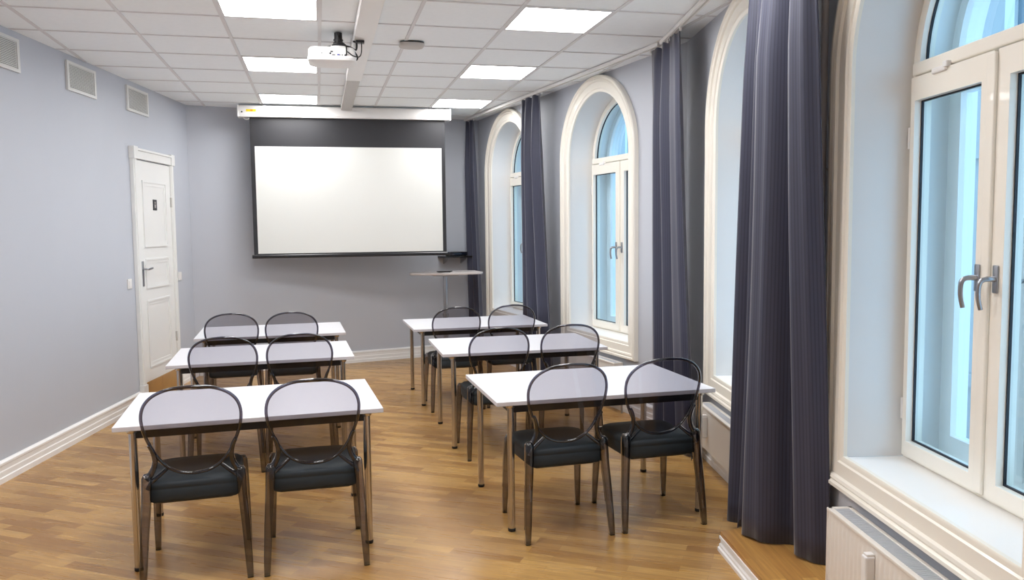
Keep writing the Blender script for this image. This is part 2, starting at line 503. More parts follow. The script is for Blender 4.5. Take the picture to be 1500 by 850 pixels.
    for o in root.children:
        if o.name.startswith('sash'): o.location = (0, -.03, 0)
    ow.location = (0, -.06, 0)
    return root

win = make_window()
wl = [(WF, W1c, 'far arched white window beside the corner curtain, mostly behind a curtain'),
      (WF, W2c, 'arched white window between the two middle curtains, seen through the gap'),
      (WN, W3c, 'arched window of which only one moulded edge shows beside the largest curtain'),
      (WN, W4c, 'large near arched window with two chrome handles above the ribbed radiator')]
for k, (W, c, lab) in enumerate(wl):
    o = win if k == 0 else dup(win, (0, 0, 0), 0)
    o.name = 'window_%d' % (k+1)
    o.location = W.w(c, 0, 0); o.rotation_euler = (0, 0, W.rot); o['label'] = lab

# ------------------------------------------------------------------ door on the left wall
ds0, ds1 = left_s(8.232), left_s(9.075)
d = thing('door_1', 'white panelled door with lever handle and small dark plaque above an oak riser', 'door', WL.w((ds0+ds1)/2, 0, 0), WL.rot, kind='structure')
hw = (ds1-ds0)/2
bm = B()
def panel_ring(bm, x0, x1, z0, z1, y):
    ring_prism(bm, rect(x0, x1, z0, z1), rect(x0+.018, x1-.018, z0+.018, z1-.018), y-.010, y)
    ring_prism(bm, rect(x0+.018, x1-.018, z0+.018, z1-.018), rect(x0+.05, x1-.05, z0+.05, z1-.05), y-.004, y)
box(bm, -hw, hw, -.022, -.002, .205, 2.325, .003)
for z0, z1 in ((1.50, 2.14), (1.10, 1.39), (.33, .99)):
    panel_ring(bm, -hw+.13, hw-.13, z0, z1, -.022)
slab = obj('door_slab', bm, M['door'], d)
bm = B()
for sg in (-1, 1):
    a, b = sorted((sg*hw, sg*(hw+.075)))
    box(bm, a, b, -.038, 0, .0, 2.335, .004)
    a2, b2 = sorted((sg*(hw+.012), sg*(hw+.060))); box(bm, a2, b2, -.046, -.03, .19, 2.335, .004)
    a, b = sorted((sg*(hw-.004), sg*(hw+.086)))
    box(bm, a, b, -.056, 0, 2.33, 2.445, .005)
    box(bm, a, b, -.052, 0, .0, .20, .004)
box(bm, -hw-.01, hw+.01, -.044, 0, 2.335, 2.42, .004); box(bm, -hw-.01, hw+.01, -.056, 0, 2.41, 2.432, .004)
obj('casing', bm, M['door'], d)
bm = B(); box(bm, -hw+.004, hw-.004, -.030, -.001, 0.0, .204, .002)
obj('riser', bm, M['riser'], d)
hx = -hw+.065
bm = B(); box(bm, hx-.018, hx+.018, -.030, -.022, 1.13, 1.37, .003)
tube(bm, smooth_path([(hx, -.028, 1.295), (hx, -.062, 1.295), (hx+.03, -.072, 1.292), (hx+.12, -.07, 1.298)], 5), .0095, 10)
obj('handle', bm, M['steel'], slab, smooth=50)
bm = B(); box(bm, -.045, .045, -.028, -.022, 1.86, 1.965, .001)
obj('sign_plate', bm, M['signm'], slab)
bm = B()
lathe(bm, [(.011, -.0005), (.011, .0005)], 0, 0, 14)
for v in bm.verts: v.co = Vector((v.co.x, -.0285 + v.co.z, 1.935 + v.co.y))
box(bm, -.014, .014, -.029, -.028, 1.885, 1.918)
obj('pictogram', bm, M['greyplastic'], slab)
for z in (.55, 1.95):
    bm = B(); tube(bm, [(hw-.004, -.03, z-.05), (hw-.004, -.03, z+.05)], .010, 10)
    obj('hinge', bm, M['greyplastic'], slab, smooth=50)

# ------------------------------------------------------------------ wall vents and switches on the left wall
def make_vent():
    t = thing('wall_vent', None, 'vent', group='vents under the ceiling')
    w, h = .245, .115
    bm = B(); ring_prism(bm, rect(-w, w, -h, h), rect(-w+.03, w-.03, -h+.022, h-.022), -.018, -.001)
    obj('frame', bm, M['vent'], t)
    bm = B()
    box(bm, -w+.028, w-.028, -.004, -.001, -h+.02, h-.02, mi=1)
    n = 16
    for k in range(n):
        z = -h+.026 + (2*h-.052)*k/(n-1)
        vs = box(bm, -w+.029, w-.029, -.013, -.005, z-.0032, z+.0032)
        bmesh.ops.rotate(bm, verts=vs, cent=(0, -.009, z), matrix=Matrix.Rotation(math.radians(32), 3, 'X'))
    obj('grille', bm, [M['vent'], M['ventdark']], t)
    return t
v0 = make_vent()
for k, (yy, lab) in enumerate(((6.155, 'white louvred wall vent cut off by the photo edge, farthest from the door'), (7.295, 'white louvred wall vent in the middle of three below the ceiling'), (8.385, 'white louvred wall vent directly above the panelled door'))):
    o = v0 if k == 0 else dup(v0, (0, 0, 0), 0)
    o.location = WL.w(left_s(yy), 0, 2.882); o.rotation_euler = (0, 0, WL.rot); o['label'] = lab
def make_switch(yy, z, lab):
    t = thing('light_switch', lab, 'switch', WL.w(left_s(yy), 0, z), WL.rot, group='wall switches beside the door')
    bm = B(); box(bm, -.042, .042, -.012, -.0005, -.045, .045, .004); obj('face_plate', bm, M['plastic'], t)
    bm = B(); box(bm, -.028, .028, -.017, -.011, -.030, .030, .003); obj('rocker', bm, M['plastic'], t)
make_switch(8.03, 1.174, 'white wall switch on the handle side of the door')
make_switch(9.30, 1.168, 'white wall switch on the hinge side of the door near the corner')

# ------------------------------------------------------------------ platform under the near window
ph = .10
pw = Wall((1.955, 3.66), math.atan2(-math.cos(math.radians(9.6)), -math.sin(math.radians(9.6))))
pl = thing('platform', 'low oak topped platform with white stepped skirting under the near window', 'platform', (0, 0, 0), kind='structure')
A0 = pw.w(0, 0, 0); A1 = pw.w(4.2, 0, 0)
bm = B()
top = [(A0[0], A0[1]), (A1[0], A1[1]), (near_x(A1[1]), A1[1]), (near_x(A0[1]+.04)-.002, A0[1]+.04)]
loft(bm, [[(x, y, z) for x, y in top] for z in (ph-.022, ph)])
obj('platform_top', bm, M['platw'], pl)
bm = B()
prof = [(.012, ph-.0225), (-.006, ph-.0225), (-.006, ph-.036), (.002, ph-.042), (.002, ph-.060), (-.006, ph-.066), (-.006, .022), (-.014, .018), (-.014, 0), (.012, 0)]
loft(bm, [[pw.w(s, -y if False else y, z) for y, z in prof] for s in (-.004, 4.2)])
# end board facing the far wall
q0 = Vector((A0[0], A0[1], 0)); q1 = Vector((near_x(A0[1]+.04)-.004, A0[1]+.04, 0)); e = (q1-q0).normalized(); nn = Vector((-e.y, e.x, 0))
loft(bm, [[tuple(q0+e*t-nn*y+Vector((0, 0, z))) for y, z in prof] for t in (0, (q1-q0).length)])
obj('skirting', bm, M['white'], pl)

# ------------------------------------------------------------------ radiators
def make_radiator(length, h, dep, ribs=True):
    """local X along wall, front face at y=-dep, origin at wall plane, bottom z=0"""
    t = thing('radiator', None, 'radiator', group='radiators under the windows')
    hl = length/2
    bm = B()
    # front panel with vertical pressed ribs
    n = int(length/.034)
    if ribs:
        pts = []
        for k in range(n):
            x = -hl+.012+(length-.024)*k/(n-1)
            pts += [(x-.011, 0), (x-.006, -.004), (x+.004, -.004), (x+.009, 0)]
        pts = [(-hl, 0)]+pts+[(hl, 0)]
    else:
        pts = [(-hl, 0), (hl, 0)]
    fy = -dep
    rows = []
    for z, kf in ((.0, 0), (.03, 0), (.05, 1), (h-.055, 1), (h-.04, 0), (h-.012, 0)):
        rows.append([(x, fy+(.004+y if kf else .004), z) for x, y in pts])
    strip(bm, rows)
    box(bm, -hl, hl, fy+.006, fy+.022, .0, h-.012)
    box(bm, -hl, hl, -.045, -.030, .0, h-.012)
    obj('panel', bm, M['radiator'], t, smooth=30)
    bm = B()
    ring = lambda y0, y1, x0, x1: box(bm, x0, x1, y0, y1, h-.014, h, .003)
    ring(fy-.002, fy+.022, -hl-.004, hl+.004); ring(-.046, -.028, -hl-.004, hl+.004)
    for sg in (-1, 1):
        a, b = sorted((sg*(hl+.004), sg*(hl-.016))); ring(fy, -.028, a, b)
        a, b = sorted((sg*(hl+.004), sg*(hl-.003))); box(bm, a, b, fy+.0, -.028, .0, h-.012)
    obj('cover', bm, M['radiator'], t)
    bm = B()
    n = int(length/.0125)
    for k in range(n):
        x = -hl+.02+(length-.04)*k/(n-1)
        box(bm, x-.0035, x+.0035, fy+.02, -.030, h-.012, h-.003)
    box(bm, -hl+.012, hl-.012, fy+.02, -.03, h-.022, h-.012)
    obj('top_grille', bm, M['radgrille'], t)
    for x in (-hl+.15, hl-.15):
        bm = B(); box(bm, x-.015, x+.015, -.034, -.001, .02, h-.06, .002)
        obj('bracket', bm, M['radiator'], t)
    return t
def add_cost(t, x, z0, z1, fy):
    bm = B(); box(bm, x-.02, x+.02, fy-.036, fy+.004, z0, z1, .008, 3)
    box(bm, x-.015, x+.015, fy-.030, fy+.002, z1-.004, z1+.008, .003)
    o = obj('heat_meter', bm, M['plastic'], t)
    bm = B(); box(bm, x-.024, x-.0195, fy-.024, fy-.012, z1-.030, z1-.018); obj('sensor_window', bm, M['darkplastic'], o)
r4 = make_radiator(1.2, .33, .135)
r4.location = WN.w(near_s(2.95)+.60, -.0, .118); r4.rotation_euler = (0, 0, WN.rot)
r4['label'] = 'near white radiator with pressed ribs and top grille on the oak platform'
add_cost(r4, -.6+.40, .11, .285, -.135)
r3 = make_radiator(1.1, .285, .115, ribs=False)
r3.location = WN.w(W3c-.05, 0, .16); r3.rotation_euler = (0, 0, WN.rot)
r3['label'] = 'smooth fronted white radiator between the desk corner and the largest curtain'
add_cost(r3, -.36, .09, .235, -.115)
r2 = make_radiator(1.1, .345, .12)
r2.location = WF.w(W2c-.03, 0, .10); r2.rotation_euler = (0, 0, WF.rot)
r2['label'] = 'white radiator with a round valve, half hidden behind the second desk row'
bm = B()
tube(bm, [(.553, -.07, .27), (.60, -.07, .27)], .012, 10); tube(bm, [(.575, -.07, .27), (.575, -.13, .27)], [.018, .022], 14)
tube(bm, [(.60, -.07, .28), (.60, -.07, -.0995)], .009, 10)
obj('valve', bm, M['steel'], r2, smooth=50)

# heating riser pipe beside the near curtain
pp = WN.w(near_s(3.27), -.045, 0)
t = thing('heating_pipe', 'grey vertical heating pipe between the largest curtain and near window', 'pipe', pp)
bm = B(); tube(bm, [(0, 0, ph+.001), (0, 0, C-.008)], .016, 14); obj('pipe', bm, M['pipe'], t, smooth=50)
bm = B(); tube(bm, [(0, 0, .64), (0, 0, .70)], .022, 14); tube(bm, [(0, 0, .66), (0, 0, .68)], .024, 14); obj('coupling', bm, M['pipe'], t, smooth=50)
bm = B(); box(bm, -.006, .06, -.006, .006, 1.9, 1.91); obj('pipe_clip', bm, M['pipe'], t)

# ------------------------------------------------------------------ curtain rails and curtains
RO = .205    # rail distance from the wall
def rail_pt(W, s, off=RO): p = W.w(s, -off, 0); return (p[0], p[1])
def rail(W, s0, s1, lab):
    bm = B()
    pr = [(-.022, C-.034), (.022, C-.034), (.022, C-.0075), (-.022, C-.0075)]
    loft(bm, [[W.w(s, -RO+y, z) for y, z in pr] for s in (s0, s1)])
    pr = [(-.006, C-.0375), (.006, C-.0375), (.006, C-.033), (-.006, C-.033)]
    loft(bm, [[W.w(s, -RO+y, z) for y, z in pr] for s in (s0, s1)], mi=1)
    tag(obj('curtain_rail', bm, [M['plastic'], M['greyplastic']]), lab, 'curtain rail', 'curtain rails on the ceiling')
rail(WF, sfar+.10, -.06, 'white curtain rail on the ceiling along the two farther windows')
rail(WN, .06, snear-.2, 'white curtain rail on the ceiling along the two nearer windows')

def curtain(path_top, path_bot, folds, amp, zb, label, seedv, zt=None, amp_bot=None, ease=1.3, shape=None):
    """cloth hanging from a rail path (list of xy) down to another path, in soft vertical folds"""
    rnd = random.Random(seedv)
    def along(P, t):
        L = [0]
        for a, b in zip(P[:-1], P[1:]): L.append(L[-1]+math.dist(a, b))
        s = t*L[-1]
        for k in range(len(P)-1):
            if s <= L[k+1]+1e-9:
                u = (s-L[k])/(L[k+1]-L[k]); a, b = P[k], P[k+1]
                d = Vector((b[0]-a[0], b[1]-a[1])).normalized()
                return Vector((a[0]+u*(b[0]-a[0]), a[1]+u*(b[1]-a[1]))), Vector((-d.y, d.x))
    # irregular folds
    knots = [0]
    for k in range(folds*2): knots.append(knots[-1]+rnd.uniform(.45, 1.6))
    knots = [k/knots[-1] for k in knots]
    sign = [(1 if k % 2 else -1)*rnd.uniform(.4, 1.15) for k in range(len(knots))]
    drift = [rnd.uniform(-.12, .12)/folds for _ in knots]
    if shape:
        knots = [a for a, b in shape]; sign = [b for a, b in shape]; drift = [rnd.uniform(-.015, .015) for _ in knots]
    def wave(t, h):
        kk = [knots[i]+(drift[i]*h if 0 < i < len(knots)-1 else 0) for i in range(len(knots))]
        for i in range(len(kk)-1):
            if t <= kk[i+1]+1e-9:
                u = (t-kk[i])/(kk[i+1]-kk[i]); u = .5-.5*math.cos(PI*max(0, min(1, u)))
                return sign[i]*(1-u)+sign[i+1]*u
        return sign[-1]
    NU, NV = folds*14, 26
    zt = zt or C-.048
    rows = []
    for j in range(NV+1):
        h = j/NV
        zz_t = zt
        row = []
        for i in range(NU+1):
            t = i/NU
            pt, n1 = along(path_top, t); pb, n2 = along(path_bot, t)
            e = h**ease
            p = pt.lerp(pb, e); n = n1.lerp(n2, e).normalized()
            A = (amp*(.45+.55*min(1, h*5)))*(1-e) + (amp_bot or amp)*e
            w = wave(t, h)
            w += .12*math.sin(9*t+5*h+seedv)*h
            q = p + n*(A*w)
            zbb = zb(t) if callable(zb) else zb
            z = zt + (zbb-zt)*h
            if j == 0: z += .006*math.sin(t*folds*2*PI*2)
            if j == NV: z += .006*math.sin(7*t*PI+seedv)
            row.append((q.x, q.y, z))
        rows.append(row)
    bm = B(); uvl = bm.loops.layers.uv.new('UVMap')
    arc = [0]
    mid = rows[NV//2]
    for a, b in zip(mid[:-1], mid[1:]): arc.append(arc[-1]+math.dist(a[:2], b[:2]))
    vs = [[bm.verts.new(p) for p in r] for r in rows]
    for j in range(NV):
        for i in range(NU):
            f = bm.faces.new((vs[j][i], vs[j][i+1], vs[j+1][i+1], vs[j+1][i]))
            for lp, (a, b) in zip(f.loops, ((i, j), (i+1, j), (i+1, j+1), (i, j+1))):
                lp[uvl].uv = (arc[a], rows[b][a][2])
    t_ = thing('curtain', label, 'curtain', (path_bot[0][0], path_bot[0][1], 0), group='slate grey curtains')
    o = obj('curtain_cloth', bm, M['curtain'], t_, recalc=False, smooth=180)
    o.location = (-path_bot[0][0], -path_bot[0][1], 0)
    sm = o.modifiers.new('thick', 'SOLIDIFY'); sm.thickness = .004; sm.offset = 0
    # gliders at the top of the cloth
    for i in range(0, NU+1, 14):
        pt, _ = along(path_top, i/NU)
        bm = B(); box(bm, pt.x-.006, pt.x+.006, pt.y-.006, pt.y+.006, zt-.014, C-.0385)
        o2 = obj('glider', bm, M['plastic'], t_); o2.location = o.location
    return t_

fp = lambda y, off=RO: rail_pt(WF, far_s(y), off)
np_ = lambda y, off=RO: rail_pt(WN, near_s(y), off)
curtain([fp(10.33), fp(10.08)], [fp(10.28, .19), fp(9.98, .15)], 2, .05, .02, 'slate grey curtain in the far corner behind the raised lectern', 3)
curtain([fp(8.52), fp(8.02)], [fp(8.50, .21), fp(7.84, .13)], 3, .055, .02, 'slate grey curtain hanging between the two farthest arched windows', 5)
curtain([fp(5.98), fp(5.82), np_(5.58), np_(5.20)], [fp(5.97, .205), fp(5.82, .20), np_(5.60, .17), np_(5.08, .13)], 4, .06, .02, 'slate grey curtain at the bend, behind the front desk by the window', 8,
        shape=[(0, .4), (.12, -.5), (.24, .3), (.40, -.8), (.55, .8), (.66, -.4), (.80, -.15), (.90, .5), (1, -.2)])
curtain([np_(3.76), np_(3.08)], [np_(3.90, .25), np_(3.68, .24), np_(3.40, .20), np_(3.12, .06)], 5, .085, lambda t: .06 if t < .24 else (ph+.008), 'largest slate pinstripe curtain, its hem resting over the oak platform', 21, amp_bot=.08,
        shape=[(0, .5), (.07, -.55), (.15, .45), (.23, -.35), (.31, .55), (.47, -1.0), (.56, -.75), (.70, .95), (.82, -.45), (.92, -.2), (1, .5)])

# ------------------------------------------------------------------ ceiling lights
def make_light():
    t = thing('ceiling_light', None, 'ceiling light', group='square lights in the ceiling')
    h = GS/2-.0125
    bm = B(); ring_prism(bm, rect(-h, h, -h, h), rect(-h+.012, h-.012, -h+.012, h-.012), -.0065, -.0008)
    for v in bm.verts: v.co = Vector((v.co.x, v.co.z, v.co.y))
    obj('frame', bm, M['tbar'], t)
    bm = B(); box(bm, -h+.0115, h-.0115, -h+.0115, h-.0115, -.004, -.001); obj('diffuser', bm, M['lamp'], t)
    return t
l0 = make_light(); first = True
LL = {(2, -1): 'square ceiling light cut by the photo top, above the front left desk', (2, 2): 'square ceiling light behind the hanging projector', (2, 5): 'square ceiling light just before the screen housing, on the door side',
      (5, -1): 'largest complete square ceiling light, toward the windows', (5, 2): 'square ceiling light in the middle of the window side row', (5, 5): 'square ceiling light next to the window end of the screen housing',
      (2, -4): 'square ceiling light out of view above the camera, door side', (5, -4): 'square ceiling light out of view above the camera, window side',
      (2, -7): 'square ceiling light out of view behind the camera, middle', (-1, -4): 'square ceiling light out of view, nearest the long blank wall', (-1, -7): 'square ceiling light out of view behind the camera by the blank wall'}
for (i, j), lab in LL.items():
    x, y = GX+GS*(i+.5), GY+GS*(j+.5)
    o = l0 if first else dup(l0, (0, 0, 0), 0)
    first = False
    o.location = (x, y, C); o['label'] = lab

# ------------------------------------------------------------------ cable trunking, projector, ceiling device
t = thing('cable_trunking', 'white boxed cable trunking along the ceiling, ending in a greyer section at the screen', 'trunking', (.352, 0, C))
bm = B(); box(bm, -.068, .068, -1.5, 7.50, -.070, -.0075, .004); obj('trunk_cover', bm, M['plastic'], t)
bm = B(); box(bm, -.060, .060, 7.501, 9.43, -.058, -.0075, .004); obj('trunk_end', bm, M['greyplastic'], t)

t = thing('projector', 'white ceiling projector with black cables hanging beside the trunking', 'projector', (.135, 5.98, 2.82), math.radians(-2))
bm = B()
def rr(hx, hy, z, c=.045, n=5):
    P = []
    for sx, sy, a0 in ((1, 1, 0), (-1, 1, 90), (-1, -1, 180), (1, -1, 270)):
        for k in range(n+1):
            a = math.radians(a0+90*k/n); P.append((sx*(hx-c)+c*math.cos(a), sy*(hy-c)+c*math.sin(a), z))
    return P
loft(bm, [rr(.140, .115, .0), rr(.162, .135, .010), rr(.168, .142, .026), rr(.168, .142, .030), rr(.164, .138, .034), rr(.162, .136, .085), rr(.150, .125, .100), rr(.10, .08, .104)])
body = obj('body', bm, M['plastic'], t, smooth=35)
bm = B(); lathe(bm, [(.045, .0), (.045, .02), (.038, .022), (.036, .012)], 0, 0, 24)
for v in bm.verts: v.co = Vector((v.co.x-.06, .135+v.co.z, .055+v.co.y))
obj('lens', bm, M['lens'], body, smooth=40)
bm = B()
for x0, x1, z0, z1 in ((-.072, -.064, .048, .056), (-.018, -.004, .046, .058), (.0, .022, .040, .046), (.050, .058, .040, .046), (.066, .074, .040, .046), (.085, .1, .038, .048), (-.010, .008, .060, .070)):
    bm = B(); box(bm, x0, x1, -.1395, -.130, z0, z1); obj('port', bm, M['darkplastic'], body)
bm = B()
for k in range(6): box(bm, -.150+.009*k, -.146+.009*k, -.1382, -.13, .044, .080)
obj('cooling_grille', bm, M['greyplastic'], body)
bm = B(); box(bm, .036, .052, -.1395, -.13, .040, .048); obj('video_socket', bm, mat('blue_socket', srgb(60, 70, 160), .4), body)
bm = B()
lathe(bm, [(.075, .104), (.080, .110), (.075, .118), (.03, .122)], .045, -.01, 24)
obj('mount_plate', bm, M['plastic'], t, smooth=40)
bm = B()
box(bm, -.0, .09, -.05, .03, .118, .134, .004); box(bm, .008, .082, -.04, .02, .134, .152, .004)
tube(bm, [(.045, -.01, .150), (.045, -.01, .221)], .028, 16); tube(bm, [(.045, -.01, .165), (.045, -.01, .175)], .034, 16)
tube(bm, [(-.01, -.05, .118), (-.03, -.09, .104)], .006, 8); tube(bm, [(.10, -.05, .118), (.12, -.09, .104)], .006, 8); tube(bm, [(.10, .03, .118), (.12, .07, .104)], .006, 8)
obj('mount', bm, M['darkplastic'], t, smooth=40)
bm = B()
tube(bm, smooth_path([(.045, -.03, .20), (.065, -.07, .15), (.095, -.13, .11), (.10, -.155, .07), (.098, -.140, .043)], 6), .005, 8)
tube(bm, smooth_path([(.098, -.14, .043), (.105, -.165, .06), (.14, -.17, .035), (.18, -.15, .03), (.20, -.12, .06), (.205, -.10, .13), (.20, -.08, .152)], 6), .004, 8)
tube(bm, smooth_path([(.08, -.04, .13), (.13, -.07, .11), (.165, -.09, .09), (.17, -.08, .14), (.15, -.06, .155)], 6), .007, 8)
tube(bm, smooth_path([(.11, -.10, .07), (.14, -.11, .08), (.165, -.10, .06), (.175, -.09, .035), (.165, -.085, .02)], 6), .006, 8)
box(bm, .10, .135, -.12, -.09, .055, .075, .003)
obj('cable', bm, M['rubber'], t, smooth=50)
bm = B(); box(bm, .165, .225, -.10, -.05, .140, .159, .004); obj('plug', bm, M['darkplastic'], t)

t = thing('access_point', 'small flat white device with a dark base clipped to the ceiling tiles', 'ceiling device', (.725, 6.19, C))
bm = B()
loft(bm, [[(x*1.15, y*.72, z) for x, y, z in rr(.078, .10, zz, .06)] for zz in (-.0072, -.014)])
obj('base', bm, M['darkplastic'], t)
bm = B()
loft(bm, [[(x*1.15, y*.72, z) for x, y, z in rr(.080-i, .102-i, zz, .055-i*.5)] for i, zz in ((.0, -.0145), (.0, -.030), (.006, -.038), (.020, -.043))])
obj('shell', bm, M['greyplastic'], t, smooth=40)

# ------------------------------------------------------------------ projection screen
t = thing('projection_screen', 'pull-down projection screen with black border hanging from a white ceiling housing', 'projection screen', (.36, 9.50, 0), math.radians(-1.2))
bm = B()
pf = [(-.055, 2.905), (-.062, 2.93), (-.062, 3.015), (-.05, 3.028), (.055, 3.028), (.062, 3.01), (.062, 2.915), (.05, 2.905)]
loft(bm, [[(x, y, z) for y, z in pf] for x in (-1.165, 1.165)])
for sg in (-1, 1):
    a, b = sorted((sg*1.165, sg*1.185)); box(bm, a, b, -.064, .064, 2.90, 3.0305, .006)
hs = obj('housing', bm, M['plastic'], t)
bm = B(); box(bm, -1.09, -.985, -.0632, -.0615, 2.958, 2.985, .0); obj('warning_sticker', bm, M['yellow'], hs)
bm = B(); box(bm, -1.045, -1.02, -.0637, -.0631, 2.962, 2.982); obj('sticker_print', bm, M['orange'], hs)
bm = B()
lathe(bm, [(.009, 0), (.009, .003)], 0, 0, 14)
for v in bm.verts: v.co = Vector((v.co.x-1.135, -.065+v.co.z, 2.955+v.co.y))
obj('indicator', bm, M['darkplastic'], hs)
bm = B(); tube(bm, smooth_path([(-1.13, 0, 2.902), (-1.11, 0, 2.885), (-1.08, 0, 2.882), (-1.06, 0, 2.90)], 5), .004, 8); obj('pull_loop', bm, M['plastic'], hs)
for sg in (-1, 1):
    bm = B(); box(bm, sg*.9-.02, sg*.9+.02, -.03, .03, 3.026, C-.0072, .002); obj('bracket', bm, M['steel'], hs)
XL, XR, ZB = -1.062, 1.115, 1.375
bm = B(); box(bm, XL, XR, -.0025, .0025, ZB-.03, 2.91); fab = obj('screen_cloth', bm, M['screenb'], t)
bm = B(); box(bm, XL+.045, XR-.042, -.0040, -.0024, ZB+.012, 2.585); obj('white_field', bm, M['screenw'], fab)
bm = B(); loft(bm, [[(x, y, z) for y, z in ((-.014, ZB-.032), (-.014, ZB-.01), (-.006, ZB), (.006, ZB), (.014, ZB-.01), (.014, ZB-.032), (.008, ZB-.040), (-.008, ZB-.040))] for x in (XL-.02, XR+.01)])
obj('bottom_bar', bm, M['darkplastic'], t)

# ------------------------------------------------------------------ lectern, shelf and devices in the far corner
t = thing('lectern', 'tall single-column grey standing table in the far corner by the screen', 'lectern', (1.50, 9.80, 0), math.radians(4))
bm = B()
TP = smooth_path([(-.44, -.02, 0), (-.40, -.10, 0), (-.20, -.20, 0), (.05, -.25, 0), (.30, -.25, 0), (.41, -.22, 0), (.43, -.12, 0), (.43, .15, 0), (.40, .24, 0), (.0, .25, 0), (-.25, .18, 0), (-.40, .06, 0), (-.44, -.02, 0)], 5)[:-1]
cx = [(p.x, p.y) for p in TP]
loft(bm, [[(x*.985, y*.985, 1.092) for x, y in cx], [(x, y, 1.097) for x, y in cx], [(x, y, 1.114) for x, y in cx], [(x*.99, y*.99, 1.118) for x, y in cx]])
obj('top', bm, M['lectern'], t)
bm = B(); box(bm, -.15, .15, -.10, .10, 1.072, 1.0915, .004); obj('top_bracket', bm, M['steel'], t)
bm = B(); tube(bm, [(0, 0, .56), (0, 0, 1.075)], .026, 16); tube(bm, [(0, 0, .02), (0, 0, .60)], .034, 16); tube(bm, [(0, 0, .585), (0, 0, .61)], .038, 16)
obj('column', bm, M['steel'], t, smooth=50)
bm = B(); lathe(bm, [(.24, 0), (.24, .008), (.22, .016), (.05, .024)], 0, 0, 32); obj('base', bm, M['steel'], t, smooth=40)
bm = B()
P = []
for k in range(33):
    a = 4*PI*k/32; P.append((1.47+(.055+.006*k/8)*math.cos(a)*1.2, 9.66+(.03)*math.sin(a), 1.1245+.009*k/32))
tube(bm, P, .0055, 8)
tag(obj('coiled_cable', bm, M['rubber'], smooth=50), 'small coil of dark cable lying on the tall lectern top', 'cable')

ys = back_y(1.70)
t = thing('wall_shelf', 'narrow dark wall shelf behind the lectern below the screen corner', 'shelf', (1.70, ys, 0), WB.rot)
bm = B(); box(bm, -.21, .19, -.24, -.002, 1.275, 1.295, .003); obj('shelf_board', bm, M['blackmetal'], t)
for x in (-.13, .11):
    bm = B()
    loft(bm, [[(xx, y, z) for y, z in ((-.002, 1.274), (-.20, 1.274), (-.20, 1.262), (-.002, 1.19))] for xx in (x-.006, x+.006)])
    obj('bracket', bm, M['steel'], t)
t = thing('media_box', 'small black media box standing on the wall shelf', 'media box', (1.70, ys, 1.2955), WB.rot)
bm = B(); box(bm, -.115, .125, -.20, -.03, .004, .052, .004); bb = obj('case', bm, M['darkplastic'], t)
bm = B(); box(bm, -.10, .11, -.2025, -.199, .012, .044, .001); obj('front_panel', bm, M['lens'], bb)
for x in (-.09, .10):
    for y in (-.18, -.05):
        bm = B(); box(bm, x-.01, x+.01, y-.01, y+.01, 0, .005); obj('foot', bm, M['rubber'], t)

# ------------------------------------------------------------------ desks
def make_desk():
    t = thing('desk', None, 'desk', group='white desks in two columns')
    w, dd, zt = 1.29, .863, .725
    bm = B(); box(bm, -w/2, w/2, -dd/2, dd/2, zt-.024, zt, .003)
    bm.faces.ensure_lookup_table()
    for f in bm.faces:
        f.normal_update()
        if abs(f.normal.z) < .5: f.material_index = 1
    obj('desktop', bm, [M['desk'], M['deskedge']], t)
    lx, ly = w/2-.085, dd/2-.036
    bm = B()
    for y in (-ly, ly): box(bm, -lx+.012, lx-.012, y-.012, y+.012, zt-.066, zt-.0245, .002)
    for x in (-lx, lx): box(bm, x-.012, x+.012, -ly+.014, ly-.014, zt-.066, zt-.0245, .002)
    obj('under_frame', bm, M['blackmetal'], t)
    for sx in (-1, 1):
        for sy in (-1, 1):
            bm = B(); tube(bm, [(sx*lx, sy*ly, .012), (sx*lx, sy*ly, zt-.0245)], .019, 18)
            lathe(bm, [(.024, zt-.040), (.028, zt-.034), (.028, zt-.0245)], sx*lx, sy*ly, 18)
            lg = obj('leg', bm, M['chrome'], t, smooth=50)
            bm = B(); lathe(bm, [(.018, 0), (.0205, .003), (.0205, .016), (.0195, .018)], sx*lx, sy*ly, 18); obj('foot_cap', bm, M['rubber'], lg, smooth=50)
    return t
dk = make_desk()
DESKS = [(-.361, 4.593, 3.16, 'front white desk on the door side, nearest the camera'),
         (-.423, 6.398, 2.06, 'middle white desk of the column on the door side'),
         (-.438, 7.815, 1.92, 'rear white desk on the door side, closest to the screen'),
         (1.541, 4.599, .9, 'front white desk on the window side, its corner near the largest curtain'),
         (1.522, 6.308, -.6, 'middle white desk of the column by the windows'),
         (1.473, 7.855, .98, 'rear white desk on the window side, nearest the lectern')]
for k, (x, y, a, lab) in enumerate(DESKS):
    o = dk if k == 0 else dup(dk, (0, 0, 0), 0)
    o.location = (x, y, 0); o.rotation_euler = (0, 0, math.radians(a)); o['label'] = lab

